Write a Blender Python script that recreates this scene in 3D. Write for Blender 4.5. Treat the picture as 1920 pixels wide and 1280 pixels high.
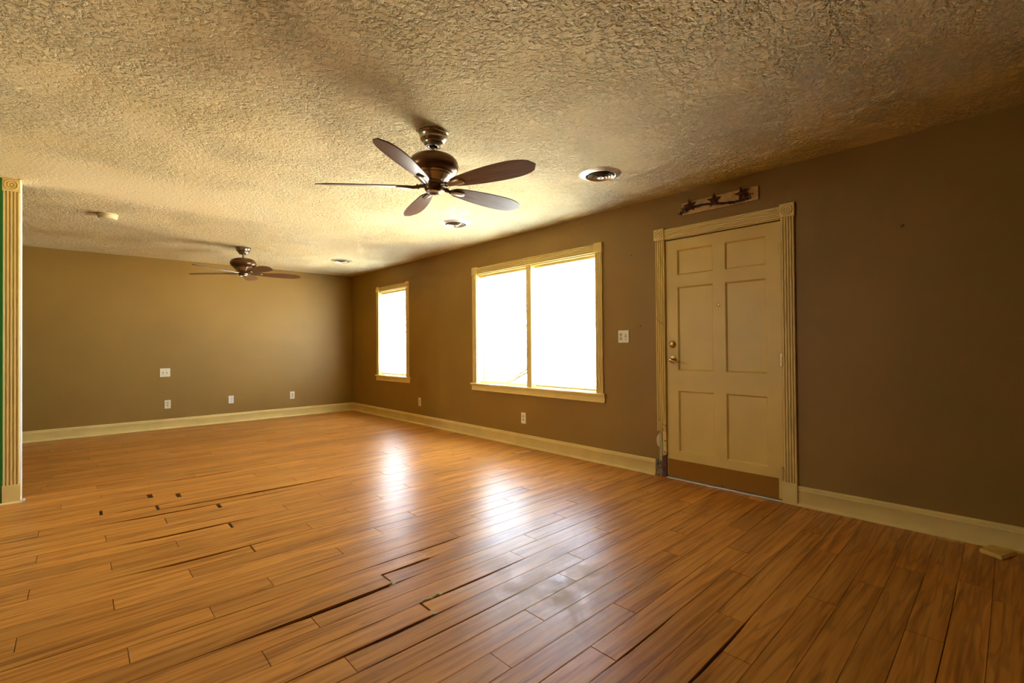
import bpy, bmesh, math, random
from mathutils import Vector, Matrix

# ------------------------------------------------------------------ scene
for o in list(bpy.data.objects):
    bpy.data.objects.remove(o, do_unlink=True)
scene = bpy.context.scene
COL = scene.collection
random.seed(7)

W, D, H = 3.807, 8.453, 2.44          # window wall x, far wall y, ceiling height
XL, YB = -3.6, -3.6                  # left wall, wall behind the camera
YP = 5.21                             # green partition, camera side face
T = 0.15

# ------------------------------------------------------------------ camera
cam = bpy.data.cameras.new('camera')
cam.sensor_width = 36.0
cam.lens = 898.6 * 36.0 / 1920.0
cam.clip_start = 0.05
camo = bpy.data.objects.new('camera', cam)
COL.objects.link(camo)
yaw, pitch, roll = 0.7447495, 0.00892626, -0.00827127
Fv = Vector((math.sin(yaw) * math.cos(pitch), math.cos(yaw) * math.cos(pitch), math.sin(pitch)))
Rv = Vector((math.cos(yaw), -math.sin(yaw), 0))
Uv = Rv.cross(Fv)
R2 = Rv * math.cos(roll) + Uv * math.sin(roll)
U2 = Uv * math.cos(roll) - Rv * math.sin(roll)
mw = Matrix(((R2.x, U2.x, -Fv.x, 0.0), (R2.y, U2.y, -Fv.y, 0.0), (R2.z, U2.z, -Fv.z, 1.15073), (0, 0, 0, 1)))
camo.matrix_world = mw
scene.camera = camo

# ------------------------------------------------------------------ world / sun / exposure
scene.view_settings.view_transform = 'Standard'
scene.view_settings.look = 'None'
scene.view_settings.exposure = 2.75
scene.view_settings.gamma = 1.0
scene.view_settings.use_curve_mapping = False
SKY = 9.0
world = bpy.data.worlds.new('sky')
scene.world = world
world.use_nodes = True
wn = world.node_tree
wn.nodes.clear()
wo = wn.nodes.new('ShaderNodeOutputWorld')
wb = wn.nodes.new('ShaderNodeBackground')
wc = wn.nodes.new('ShaderNodeTexCoord')
ws = wn.nodes.new('ShaderNodeSeparateXYZ')
wr = wn.nodes.new('ShaderNodeValToRGB')
wm_ = wn.nodes.new('ShaderNodeMapRange')
wm_.inputs['From Min'].default_value = -1.0
wm_.inputs['From Max'].default_value = 1.0
wr.color_ramp.elements[0].position = 0.0
wr.color_ramp.elements[0].color = (0.97, 0.88, 0.72, 1)      # sunlit yard below the horizon
wr.color_ramp.elements[1].position = 1.0
wr.color_ramp.elements[1].color = (0.72, 0.86, 1.0, 1)       # overhead sky
for pos_, col_ in ((0.44, (0.94, 0.88, 0.76, 1)), (0.50, (0.82, 0.90, 1.0, 1)), (0.62, (0.76, 0.87, 1.0, 1))):
    e_ = wr.color_ramp.elements.new(pos_)
    e_.color = col_
wn.links.new(wc.outputs['Generated'], ws.inputs[0])
wn.links.new(ws.outputs['Z'], wm_.inputs['Value'])
wn.links.new(wm_.outputs[0], wr.inputs[0])
wn.links.new(wr.outputs[0], wb.inputs[0])
wb.inputs[1].default_value = SKY
wn.links.new(wb.outputs[0], wo.inputs[0])


def portal(y0, y1, z0, z1, x):
    l = bpy.data.lights.new('window_portal', 'AREA')
    l.shape = 'RECTANGLE'
    l.size = y1 - y0
    l.size_y = z1 - z0
    l.cycles.is_portal = True
    o = bpy.data.objects.new('window_portal', l)
    COL.objects.link(o)
    # local -Z -> -X world, local X -> world Y
    o.matrix_world = Matrix(((0, 0, 1, x), (1, 0, 0, (y0 + y1) / 2), (0, 1, 0, (z0 + z1) / 2), (0, 0, 0, 1)))
    return o


portal(2.90, 4.78, 0.68, 2.06, W + T + 0.02)
portal(6.52, 7.40, 0.68, 2.06, W + T + 0.02)
WIN_L = (4.40, 4.95, 0.95, 1.95)                # window in the left wall, out of frame
pl_ = portal(WIN_L[0], WIN_L[1], WIN_L[2], WIN_L[3], XL - T - 0.02)
pl_.matrix_world = Matrix(((0, 0, -1, XL - T - 0.02), (-1, 0, 0, (WIN_L[0] + WIN_L[1]) / 2), (0, 1, 0, (WIN_L[2] + WIN_L[3]) / 2), (0, 0, 0, 1)))
try:
    scene.cycles.use_denoising = True
    scene.cycles.max_bounces = 6
    scene.cycles.diffuse_bounces = 4
    scene.cycles.glossy_bounces = 3
    scene.cycles.use_adaptive_sampling = True
    scene.cycles.adaptive_threshold = 0.05
    scene.cycles.transparent_max_bounces = 8
    scene.cycles.sample_clamp_indirect = 12.0
    scene.cycles.caustics_reflective = False
    scene.cycles.caustics_refractive = False
except Exception:
    pass

# ------------------------------------------------------------------ materials
MATS = {}


def new_mat(name):
    m = bpy.data.materials.new(name)
    m.use_nodes = True
    nt = m.node_tree
    b = nt.nodes['Principled BSDF']
    MATS[name] = m
    return m, nt, b


def N(nt, t, **kw):
    n = nt.nodes.new(t)
    for k, v in kw.items():
        setattr(n, k, v)
    return n


def simple(name, col, rough=0.5, metal=0.0, spec=0.5, var=0.0, scale=8.0, bump=0.0, bscale=60.0):
    """paint / plastic / metal with faint procedural variation and relief"""
    m, nt, b = new_mat(name)
    b.inputs['Base Color'].default_value = (*col, 1)
    b.inputs['Roughness'].default_value = rough
    b.inputs['Metallic'].default_value = metal
    b.inputs['Specular IOR Level'].default_value = spec
    tc = N(nt, 'ShaderNodeTexCoord')
    if var > 0:
        nz = N(nt, 'ShaderNodeTexNoise')
        nz.inputs['Scale'].default_value = scale
        nz.inputs['Detail'].default_value = 2
        nt.links.new(tc.outputs['Object'], nz.inputs['Vector'])
        rp = N(nt, 'ShaderNodeValToRGB')
        rp.color_ramp.elements[0].position = 0.3
        rp.color_ramp.elements[1].position = 0.7
        rp.color_ramp.elements[0].color = (*[c * (1 - var) for c in col], 1)
        rp.color_ramp.elements[1].color = (*[min(1, c * (1 + var)) for c in col], 1)
        nt.links.new(nz.outputs[0], rp.inputs[0])
        nt.links.new(rp.outputs[0], b.inputs['Base Color'])
    if bump > 0:
        nb = N(nt, 'ShaderNodeTexNoise')
        nb.inputs['Scale'].default_value = bscale
        nb.inputs['Detail'].default_value = 3
        nt.links.new(tc.outputs['Object'], nb.inputs['Vector'])
        bp = N(nt, 'ShaderNodeBump')
        bp.inputs['Strength'].default_value = bump
        bp.inputs['Distance'].default_value = 0.004
        nt.links.new(nb.outputs[0], bp.inputs['Height'])
        nt.links.new(bp.outputs[0], b.inputs['Normal'])
    return m


CREAM = (0.85, 0.645, 0.225)
simple('wall_tan', (0.315, 0.178, 0.025), 0.55, var=0.06, scale=1.6)
simple('wall_green', (0.03, 0.27, 0.055), 0.5, var=0.05, scale=2)
simple('trim_cream', CREAM, 0.45, var=0.05, scale=6)
simple('door_cream', (0.80, 0.56, 0.14), 0.42, var=0.05, scale=3)
simple('plate_ivory', (0.84, 0.74, 0.47), 0.35)
simple('plate_white', (0.87, 0.83, 0.66), 0.35)
simple('slot_dark', (0.015, 0.012, 0.01), 0.6)
simple('receptacle', (0.62, 0.53, 0.30), 0.4)
simple('bronze', (0.16, 0.082, 0.036), 0.30, metal=0.75, var=0.15, scale=9)
simple('bronze_light', (0.42, 0.36, 0.27), 0.24, metal=0.95)
simple('pewter', (0.30, 0.25, 0.19), 0.28, metal=0.9)
simple('brass', (0.70, 0.52, 0.20), 0.25, metal=1.0)
simple('brass_dark', (0.46, 0.28, 0.12), 0.22, metal=1.0)
simple('steel', (0.55, 0.54, 0.50), 0.3, metal=1.0)
simple('vent_metal', (0.66, 0.56, 0.38), 0.30, metal=0.6)
simple('vent_shade', (0.02, 0.016, 0.012), 0.8)  # near-black colour standing for the shade up inside the vents
simple('smoke_plastic', (0.80, 0.68, 0.36), 0.45)
simple('sign_board', (0.62, 0.40, 0.15), 0.6, var=0.2, scale=22, bump=0.2, bscale=60)
simple('rust_metal', (0.10, 0.028, 0.018), 0.55, metal=0.3, var=0.4, scale=40)
simple('vine', (0.055, 0.033, 0.02), 0.8, var=0.4, scale=60)
simple('berry', (0.14, 0.06, 0.035), 0.5, var=0.5, scale=50)
simple('berry_cream', (0.55, 0.42, 0.25), 0.5)
simple('block_wood', (0.80, 0.54, 0.15), 0.6, spec=0.2, var=0.12, scale=18)
simple('slat_white', (0.9, 0.9, 0.88), 0.4)
simple('subfloor', (0.07, 0.048, 0.026), 0.9, var=0.3, scale=20)
simple('bare_plaster', (0.72, 0.58, 0.36), 0.8, var=0.1, scale=25)
simple('old_green_paint', (0.45, 0.42, 0.16), 0.6, var=0.12, scale=30)
simple('red_wood', (0.13, 0.045, 0.028), 0.7, var=0.45, scale=22, bump=0.4, bscale=60)
simple('rubble', (0.26, 0.22, 0.15), 0.9, var=0.6, scale=60, bump=0.6, bscale=60)
simple('fiber_core', (0.46, 0.37, 0.15), 0.8, var=0.3, scale=50)
simple('orange_primer', (0.55, 0.31, 0.09), 0.7, var=0.2, scale=25)
simple('threshold', (0.80, 0.74, 0.60), 0.3, metal=0.3)
simple('lens_glass', (0.25, 0.15, 0.10), 0.12)
simple('vinyl_white', (0.82, 0.86, 0.88), 0.4)
simple('wand', (0.20, 0.22, 0.24), 0.2)
simple('cord', (0.80, 0.82, 0.80), 0.6)
simple('lawn', (0.24, 0.34, 0.12), 0.9, var=0.3, scale=2.0)
simple('drive', (0.62, 0.60, 0.55), 0.85, var=0.08, scale=3.0)
simple('deck', (0.55, 0.52, 0.46), 0.8, var=0.1, scale=5)
simple('rail_paint', (0.55, 0.58, 0.60), 0.6)
simple('bark', (0.14, 0.10, 0.07), 0.9, var=0.3, scale=14)
simple('leaf', (0.20, 0.36, 0.10), 0.7, var=0.35, scale=5)
simple('siding', (0.72, 0.74, 0.76), 0.7)
simple('roof', (0.16, 0.15, 0.15), 0.9, var=0.2, scale=8)
simple('exterior_paint', (0.80, 0.80, 0.78), 0.6)
simple('pane_dark', (0.10, 0.13, 0.16), 0.1)


def chipped(name, base, chip, zlo, zhi):
    """cream paint whose chips show the wood, thicker towards the broken foot of the casing"""
    m, nt, b = new_mat(name)
    b.inputs['Roughness'].default_value = 0.6
    b.inputs['Specular IOR Level'].default_value = 0.2
    tc = N(nt, 'ShaderNodeTexCoord')
    nz = N(nt, 'ShaderNodeTexNoise')
    nz.inputs['Scale'].default_value = 34
    nz.inputs['Detail'].default_value = 6
    nt.links.new(tc.outputs['Object'], nz.inputs['Vector'])
    sp = N(nt, 'ShaderNodeSeparateXYZ')
    nt.links.new(tc.outputs['Object'], sp.inputs[0])
    mr = N(nt, 'ShaderNodeMapRange')
    mr.inputs['From Min'].default_value = zlo
    mr.inputs['From Max'].default_value = zhi
    mr.inputs['To Min'].default_value = 0.05
    mr.inputs['To Max'].default_value = -0.14
    nt.links.new(sp.outputs['Z'], mr.inputs['Value'])
    ad = N(nt, 'ShaderNodeMath', operation='ADD')
    nt.links.new(nz.outputs[0], ad.inputs[0])
    nt.links.new(mr.outputs[0], ad.inputs[1])
    rp = N(nt, 'ShaderNodeValToRGB')
    rp.color_ramp.elements[0].position = 0.63
    rp.color_ramp.elements[1].position = 0.66
    rp.color_ramp.elements[0].color = (*base, 1)
    rp.color_ramp.elements[1].color = (*chip, 1)
    nt.links.new(ad.outputs[0], rp.inputs[0])
    nt.links.new(rp.outputs[0], b.inputs['Base Color'])
    return m


chipped('trim_chipped', CREAM, (0.24, 0.12, 0.05), 0.2, 1.2)
chipped('kick_brown', (0.36, 0.155, 0.012), (0.03, 0.014, 0.008), -0.05, 0.12)


def mat_ceiling():
    m, nt, b = new_mat('ceiling_texture')
    b.inputs['Roughness'].default_value = 0.85
    b.inputs['Specular IOR Level'].default_value = 0.25
    tc = N(nt, 'ShaderNodeTexCoord')
    # stomped plaster: wormy ridges in patches
    mp = N(nt, 'ShaderNodeMapping')
    mp.inputs['Scale'].default_value = (1, 1, 1)
    nt.links.new(tc.outputs['Object'], mp.inputs[0])
    n1 = N(nt, 'ShaderNodeTexNoise')
    n1.inputs['Scale'].default_value = 38
    n1.inputs['Detail'].default_value = 3
    n1.inputs['Roughness'].default_value = 0.62
    n1.inputs['Distortion'].default_value = 0.7
    nt.links.new(mp.outputs[0], n1.inputs['Vector'])
    n2 = N(nt, 'ShaderNodeTexNoise')
    n2.inputs['Scale'].default_value = 2.4
    n2.inputs['Detail'].default_value = 1
    nt.links.new(mp.outputs[0], n2.inputs['Vector'])
    r2 = N(nt, 'ShaderNodeMapRange')
    r2.inputs['From Min'].default_value = 0.36
    r2.inputs['From Max'].default_value = 0.64
    r2.inputs['To Min'].default_value = 0.35
    r2.inputs['To Max'].default_value = 1.0
    nt.links.new(n2.outputs[0], r2.inputs['Value'])
    # smooth re-plastered strip beside the removed wall (world y 4.45 .. 5.3)
    sp = N(nt, 'ShaderNodeSeparateXYZ')
    nt.links.new(tc.outputs['Object'], sp.inputs[0])
    s1 = N(nt, 'ShaderNodeMapRange')
    s1.interpolation_type = 'SMOOTHSTEP'
    s1.inputs['From Min'].default_value = 4.2
    s1.inputs['From Max'].default_value = 4.6
    s1.inputs['To Min'].default_value = 1.0
    s1.inputs['To Max'].default_value = 0.12
    nt.links.new(sp.outputs['Y'], s1.inputs['Value'])
    s2 = N(nt, 'ShaderNodeMapRange')
    s2.interpolation_type = 'SMOOTHSTEP'
    s2.inputs['From Min'].default_value = 5.2
    s2.inputs['From Max'].default_value = 5.4
    s2.inputs['To Min'].default_value = 0.12
    s2.inputs['To Max'].default_value = 0.85
    nt.links.new(sp.outputs['Y'], s2.inputs['Value'])
    s3 = N(nt, 'ShaderNodeMapRange')
    s3.interpolation_type = 'SMOOTHSTEP'
    s3.inputs['From Min'].default_value = 0.1
    s3.inputs['From Max'].default_value = 2.4
    s3.inputs['To Min'].default_value = 0.0
    s3.inputs['To Max'].default_value = 0.85
    nt.links.new(sp.outputs['X'], s3.inputs['Value'])
    mx0 = N(nt, 'ShaderNodeMath', operation='MAXIMUM')
    nt.links.new(s1.outputs[0], mx0.inputs[0])
    nt.links.new(s3.outputs[0], mx0.inputs[1])
    mx = N(nt, 'ShaderNodeMath', operation='MAXIMUM')
    nt.links.new(mx0.outputs[0], mx.inputs[0])
    nt.links.new(s2.outputs[0], mx.inputs[1])
    mu = N(nt, 'ShaderNodeMath', operation='MULTIPLY')
    nt.links.new(r2.outputs[0], mu.inputs[0])
    nt.links.new(mx.outputs[0], mu.inputs[1])
    # ridge profile: pits where the noise is low
    rr = N(nt, 'ShaderNodeValToRGB')
    rr.color_ramp.elements[0].position = 0.36
    rr.color_ramp.elements[1].position = 0.56
    nt.links.new(n1.outputs[0], rr.inputs[0])
    mh = N(nt, 'ShaderNodeMath', operation='MULTIPLY')
    nt.links.new(rr.outputs[0], mh.inputs[0])
    nt.links.new(mu.outputs[0], mh.inputs[1])
    bp = N(nt, 'ShaderNodeBump')
    bp.inputs['Strength'].default_value = 0.9
    bp.inputs['Distance'].default_value = 0.02
    nt.links.new(mh.outputs[0], bp.inputs['Height'])
    nt.links.new(bp.outputs[0], b.inputs['Normal'])
    # shadow of the pits mixed in as dark colour, and faint old water tints
    n3 = N(nt, 'ShaderNodeTexNoise')
    n3.inputs['Scale'].default_value = 0.9
    n3.inputs['Detail'].default_value = 2
    nt.links.new(mp.outputs[0], n3.inputs['Vector'])
    rc = N(nt, 'ShaderNodeValToRGB')
    rc.color_ramp.elements[0].position = 0.3
    rc.color_ramp.elements[1].position = 0.7
    rc.color_ramp.elements[0].color = (0.84, 0.67, 0.33, 1)
    rc.color_ramp.elements[1].color = (0.87, 0.735, 0.42, 1)
    nt.links.new(n3.outputs[0], rc.inputs[0])
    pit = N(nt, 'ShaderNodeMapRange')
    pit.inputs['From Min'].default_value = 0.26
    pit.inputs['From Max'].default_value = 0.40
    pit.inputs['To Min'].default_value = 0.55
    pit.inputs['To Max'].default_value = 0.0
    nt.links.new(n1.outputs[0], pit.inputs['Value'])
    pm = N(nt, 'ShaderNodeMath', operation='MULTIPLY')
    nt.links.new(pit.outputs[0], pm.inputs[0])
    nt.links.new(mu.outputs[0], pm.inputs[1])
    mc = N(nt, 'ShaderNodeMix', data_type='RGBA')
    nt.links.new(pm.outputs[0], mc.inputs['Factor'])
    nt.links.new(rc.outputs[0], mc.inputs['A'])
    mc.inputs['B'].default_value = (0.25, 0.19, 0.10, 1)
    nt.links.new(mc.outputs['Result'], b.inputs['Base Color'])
    return m


mat_ceiling()


def mat_floor():
    m, nt, b = new_mat('plank_wood')
    tc = N(nt, 'ShaderNodeTexCoord')
    oi = N(nt, 'ShaderNodeObjectInfo')
    ge = N(nt, 'ShaderNodeNewGeometry')
    ad = N(nt, 'ShaderNodeMath', operation='ADD')
    nt.links.new(oi.outputs['Random'], ad.inputs[0])
    nt.links.new(ge.outputs['Random Per Island'], ad.inputs[1])
    fr = N(nt, 'ShaderNodeMath', operation='FRACT')
    nt.links.new(ad.outputs[0], fr.inputs[0])
    off = N(nt, 'ShaderNodeMath', operation='MULTIPLY')
    off.inputs[1].default_value = 37.0
    nt.links.new(fr.outputs[0], off.inputs[0])
    cx = N(nt, 'ShaderNodeCombineXYZ')
    nt.links.new(off.outputs[0], cx.inputs['X'])
    nt.links.new(off.outputs[0], cx.inputs['Z'])
    va = N(nt, 'ShaderNodeVectorMath', operation='ADD')
    nt.links.new(tc.outputs['Object'], va.inputs[0])
    nt.links.new(cx.outputs[0], va.inputs[1])
    mp = N(nt, 'ShaderNodeMapping')
    mp.inputs['Scale'].default_value = (1.5, 34.0, 1.0)
    nt.links.new(va.outputs[0], mp.inputs[0])
    g1 = N(nt, 'ShaderNodeTexNoise')
    g1.inputs['Scale'].default_value = 1.0
    g1.inputs['Detail'].default_value = 4
    g1.inputs['Roughness'].default_value = 0.6
    g1.inputs['Distortion'].default_value = 0.55
    nt.links.new(mp.outputs[0], g1.inputs['Vector'])
    mp2 = N(nt, 'ShaderNodeMapping')
    mp2.inputs['Scale'].default_value = (0.9, 13.0, 1.0)
    nt.links.new(va.outputs[0], mp2.inputs[0])
    g2 = N(nt, 'ShaderNodeTexNoise')
    g2.inputs['Scale'].default_value = 1.3
    g2.inputs['Detail'].default_value = 2
    g2.inputs['Distortion'].default_value = 0.5
    nt.links.new(mp2.outputs[0], g2.inputs['Vector'])
    # contour bands of g2 give cathedral figure
    sn = N(nt, 'ShaderNodeMath', operation='MULTIPLY')
    sn.inputs[1].default_value = 24.0
    nt.links.new(g2.outputs[0], sn.inputs[0])
    si = N(nt, 'ShaderNodeMath', operation='SINE')
    nt.links.new(sn.outputs[0], si.inputs[0])
    sr = N(nt, 'ShaderNodeMapRange')
    sr.inputs['From Min'].default_value = 0.55
    sr.inputs['From Max'].default_value = 1.0
    sr.inputs['To Min'].default_value = 0.0
    sr.inputs['To Max'].default_value = 0.40
    nt.links.new(si.outputs[0], sr.inputs['Value'])
    rp = N(nt, 'ShaderNodeValToRGB')
    e = rp.color_ramp.elements
    e[0].position = 0.30
    e[0].color = (0.33, 0.112, 0.018, 1)
    e[1].position = 0.72
    e[1].color = (0.72, 0.32, 0.065, 1)
    em = rp.color_ramp.elements.new(0.48)
    em.color = (0.58, 0.235, 0.040, 1)
    nt.links.new(g1.outputs[0], rp.inputs[0])
    mx = N(nt, 'ShaderNodeMix', data_type='RGBA')
    nt.links.new(sr.outputs[0], mx.inputs['Factor'])
    nt.links.new(rp.outputs[0], mx.inputs['A'])
    mx.inputs['B'].default_value = (0.20, 0.07, 0.018, 1)
    # plank to plank tone
    hv = N(nt, 'ShaderNodeHueSaturation')
    vr = N(nt, 'ShaderNodeMapRange')
    vr.inputs['To Min'].default_value = 0.84
    vr.inputs['To Max'].default_value = 1.12
    nt.links.new(fr.outputs[0], vr.inputs['Value'])
    nt.links.new(vr.outputs[0], hv.inputs['Value'])
    nt.links.new(mx.outputs['Result'], hv.inputs['Color'])
    # worn, scuffed traffic patch in front of the door
    sp = N(nt, 'ShaderNodeVectorMath', operation='DISTANCE')
    cmb = N(nt, 'ShaderNodeMapping')
    cmb.inputs['Scale'].default_value = (1.0, 0.9, 0.0)
    nt.links.new(tc.outputs['Object'], cmb.inputs[0])
    nt.links.new(cmb.outputs[0], sp.inputs[0])
    sp.inputs[1].default_value = (1.75, 1.42, 0)
    pr = N(nt, 'ShaderNodeMapRange')
    pr.interpolation_type = 'SMOOTHSTEP'
    pr.inputs['From Min'].default_value = 0.15
    pr.inputs['From Max'].default_value = 0.62
    pr.inputs['To Min'].default_value = 1.0
    pr.inputs['To Max'].default_value = 0.0
    nt.links.new(sp.outputs['Value'], pr.inputs['Value'])
    ns = N(nt, 'ShaderNodeTexNoise')
    ns.inputs['Scale'].default_value = 7.0
    ns.inputs['Detail'].default_value = 5
    ns.inputs['Roughness'].default_value = 0.7
    nt.links.new(tc.outputs['Object'], ns.inputs['Vector'])
    nr = N(nt, 'ShaderNodeMapRange')
    nr.inputs['From Min'].default_value = 0.40
    nr.inputs['From Max'].default_value = 0.72
    nr.inputs['To Max'].default_value = 0.85
    nt.links.new(ns.outputs[0], nr.inputs['Value'])
    wm = N(nt, 'ShaderNodeMath', operation='MULTIPLY')
    nt.links.new(pr.outputs[0], wm.inputs[0])
    nt.links.new(nr.outputs[0], wm.inputs[1])
    ms = N(nt, 'ShaderNodeMix', data_type='RGBA')
    nt.links.new(wm.outputs[0], ms.inputs['Factor'])
    nt.links.new(hv.outputs[0], ms.inputs['A'])
    ms.inputs['B'].default_value = (0.46, 0.34, 0.19, 1)
    nt.links.new(ms.outputs['Result'], b.inputs['Base Color'])
    # gloss
    rg = N(nt, 'ShaderNodeMapRange')
    rg.inputs['To Min'].default_value = 0.27
    rg.inputs['To Max'].default_value = 0.40
    nt.links.new(ns.outputs[0], rg.inputs['Value'])
    rw = N(nt, 'ShaderNodeMath', operation='MULTIPLY_ADD')
    nt.links.new(wm.outputs[0], rw.inputs[0])
    rw.inputs[1].default_value = 0.30
    nt.links.new(rg.outputs[0], rw.inputs[2])
    nt.links.new(rw.outputs[0], b.inputs['Roughness'])
    b.inputs['Specular IOR Level'].default_value = 0.22
    bp = N(nt, 'ShaderNodeBump')
    bp.inputs['Strength'].default_value = 0.06
    bp.inputs['Distance'].default_value = 0.002
    nt.links.new(g1.outputs[0], bp.inputs['Height'])
    nt.links.new(bp.outputs[0], b.inputs['Normal'])
    return m


mat_floor()


def mat_blade():
    m, nt, b = new_mat('blade_walnut')
    tc = N(nt, 'ShaderNodeTexCoord')
    mp = N(nt, 'ShaderNodeMapping')
    mp.inputs['Scale'].default_value = (5, 70, 70)
    nt.links.new(tc.outputs['Object'], mp.inputs[0])
    nz = N(nt, 'ShaderNodeTexNoise')
    nz.inputs['Scale'].default_value = 1.0
    nz.inputs['Detail'].default_value = 5
    nt.links.new(mp.outputs[0], nz.inputs['Vector'])
    rp = N(nt, 'ShaderNodeValToRGB')
    rp.color_ramp.elements[0].position = 0.3
    rp.color_ramp.elements[1].position = 0.72
    rp.color_ramp.elements[0].color = (0.075, 0.030, 0.015, 1)
    rp.color_ramp.elements[1].color = (0.20, 0.085, 0.038, 1)
    nt.links.new(nz.outputs[0], rp.inputs[0])
    nt.links.new(rp.outputs[0], b.inputs['Base Color'])
    b.inputs['Roughness'].default_value = 0.30
    return m


mat_blade()


def mat_glass():
    m, nt, b = new_mat('pane_glass')
    nt.nodes.remove(b)
    out = nt.nodes['Material Output']
    tr = N(nt, 'ShaderNodeBsdfTransparent')
    tr.inputs[0].default_value = (0.96, 0.98, 0.98, 1)
    gl = N(nt, 'ShaderNodeBsdfGlossy')
    gl.inputs['Roughness'].default_value = 0.02
    lw = N(nt, 'ShaderNodeLayerWeight')
    lw.inputs['Blend'].default_value = 0.5
    pw = N(nt, 'ShaderNodeMath', operation='POWER')
    nt.links.new(lw.outputs['Facing'], pw.inputs[0])
    pw.inputs[1].default_value = 5.0
    fr = N(nt, 'ShaderNodeMath', operation='MULTIPLY_ADD')
    nt.links.new(pw.outputs[0], fr.inputs[0])
    fr.inputs[1].default_value = 0.6
    fr.inputs[2].default_value = 0.04
    mx = N(nt, 'ShaderNodeMixShader')
    nt.links.new(fr.outputs[0], mx.inputs[0])
    nt.links.new(tr.outputs[0], mx.inputs[1])
    nt.links.new(gl.outputs[0], mx.inputs[2])
    nt.links.new(mx.outputs[0], out.inputs[0])


mat_glass()


def mat_slat():
    m, nt, b = new_mat('blind_vinyl')
    nt.nodes.remove(b)
    out = nt.nodes['Material Output']
    df = N(nt, 'ShaderNodeBsdfDiffuse')
    df.inputs[0].default_value = (0.86, 0.89, 0.92, 1)
    tl = N(nt, 'ShaderNodeBsdfTranslucent')
    tl.inputs[0].default_value = (0.80, 0.88, 1.0, 1)
    nz = N(nt, 'ShaderNodeTexNoise')
    nz.inputs['Scale'].default_value = 3
    mr = N(nt, 'ShaderNodeMapRange')
    mr.inputs['To Min'].default_value = 0.25
    mr.inputs['To Max'].default_value = 0.32
    nt.links.new(nz.outputs[0], mr.inputs['Value'])
    mx = N(nt, 'ShaderNodeMixShader')
    nt.links.new(mr.outputs[0], mx.inputs[0])
    nt.links.new(df.outputs[0], mx.inputs[1])
    nt.links.new(tl.outputs[0], mx.inputs[2])
    nt.links.new(mx.outputs[0], out.inputs[0])


mat_slat()

# ------------------------------------------------------------------ mesh helpers
X, Y, Z = Vector((1, 0, 0)), Vector((0, 1, 0)), Vector((0, 0, 1))


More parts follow.
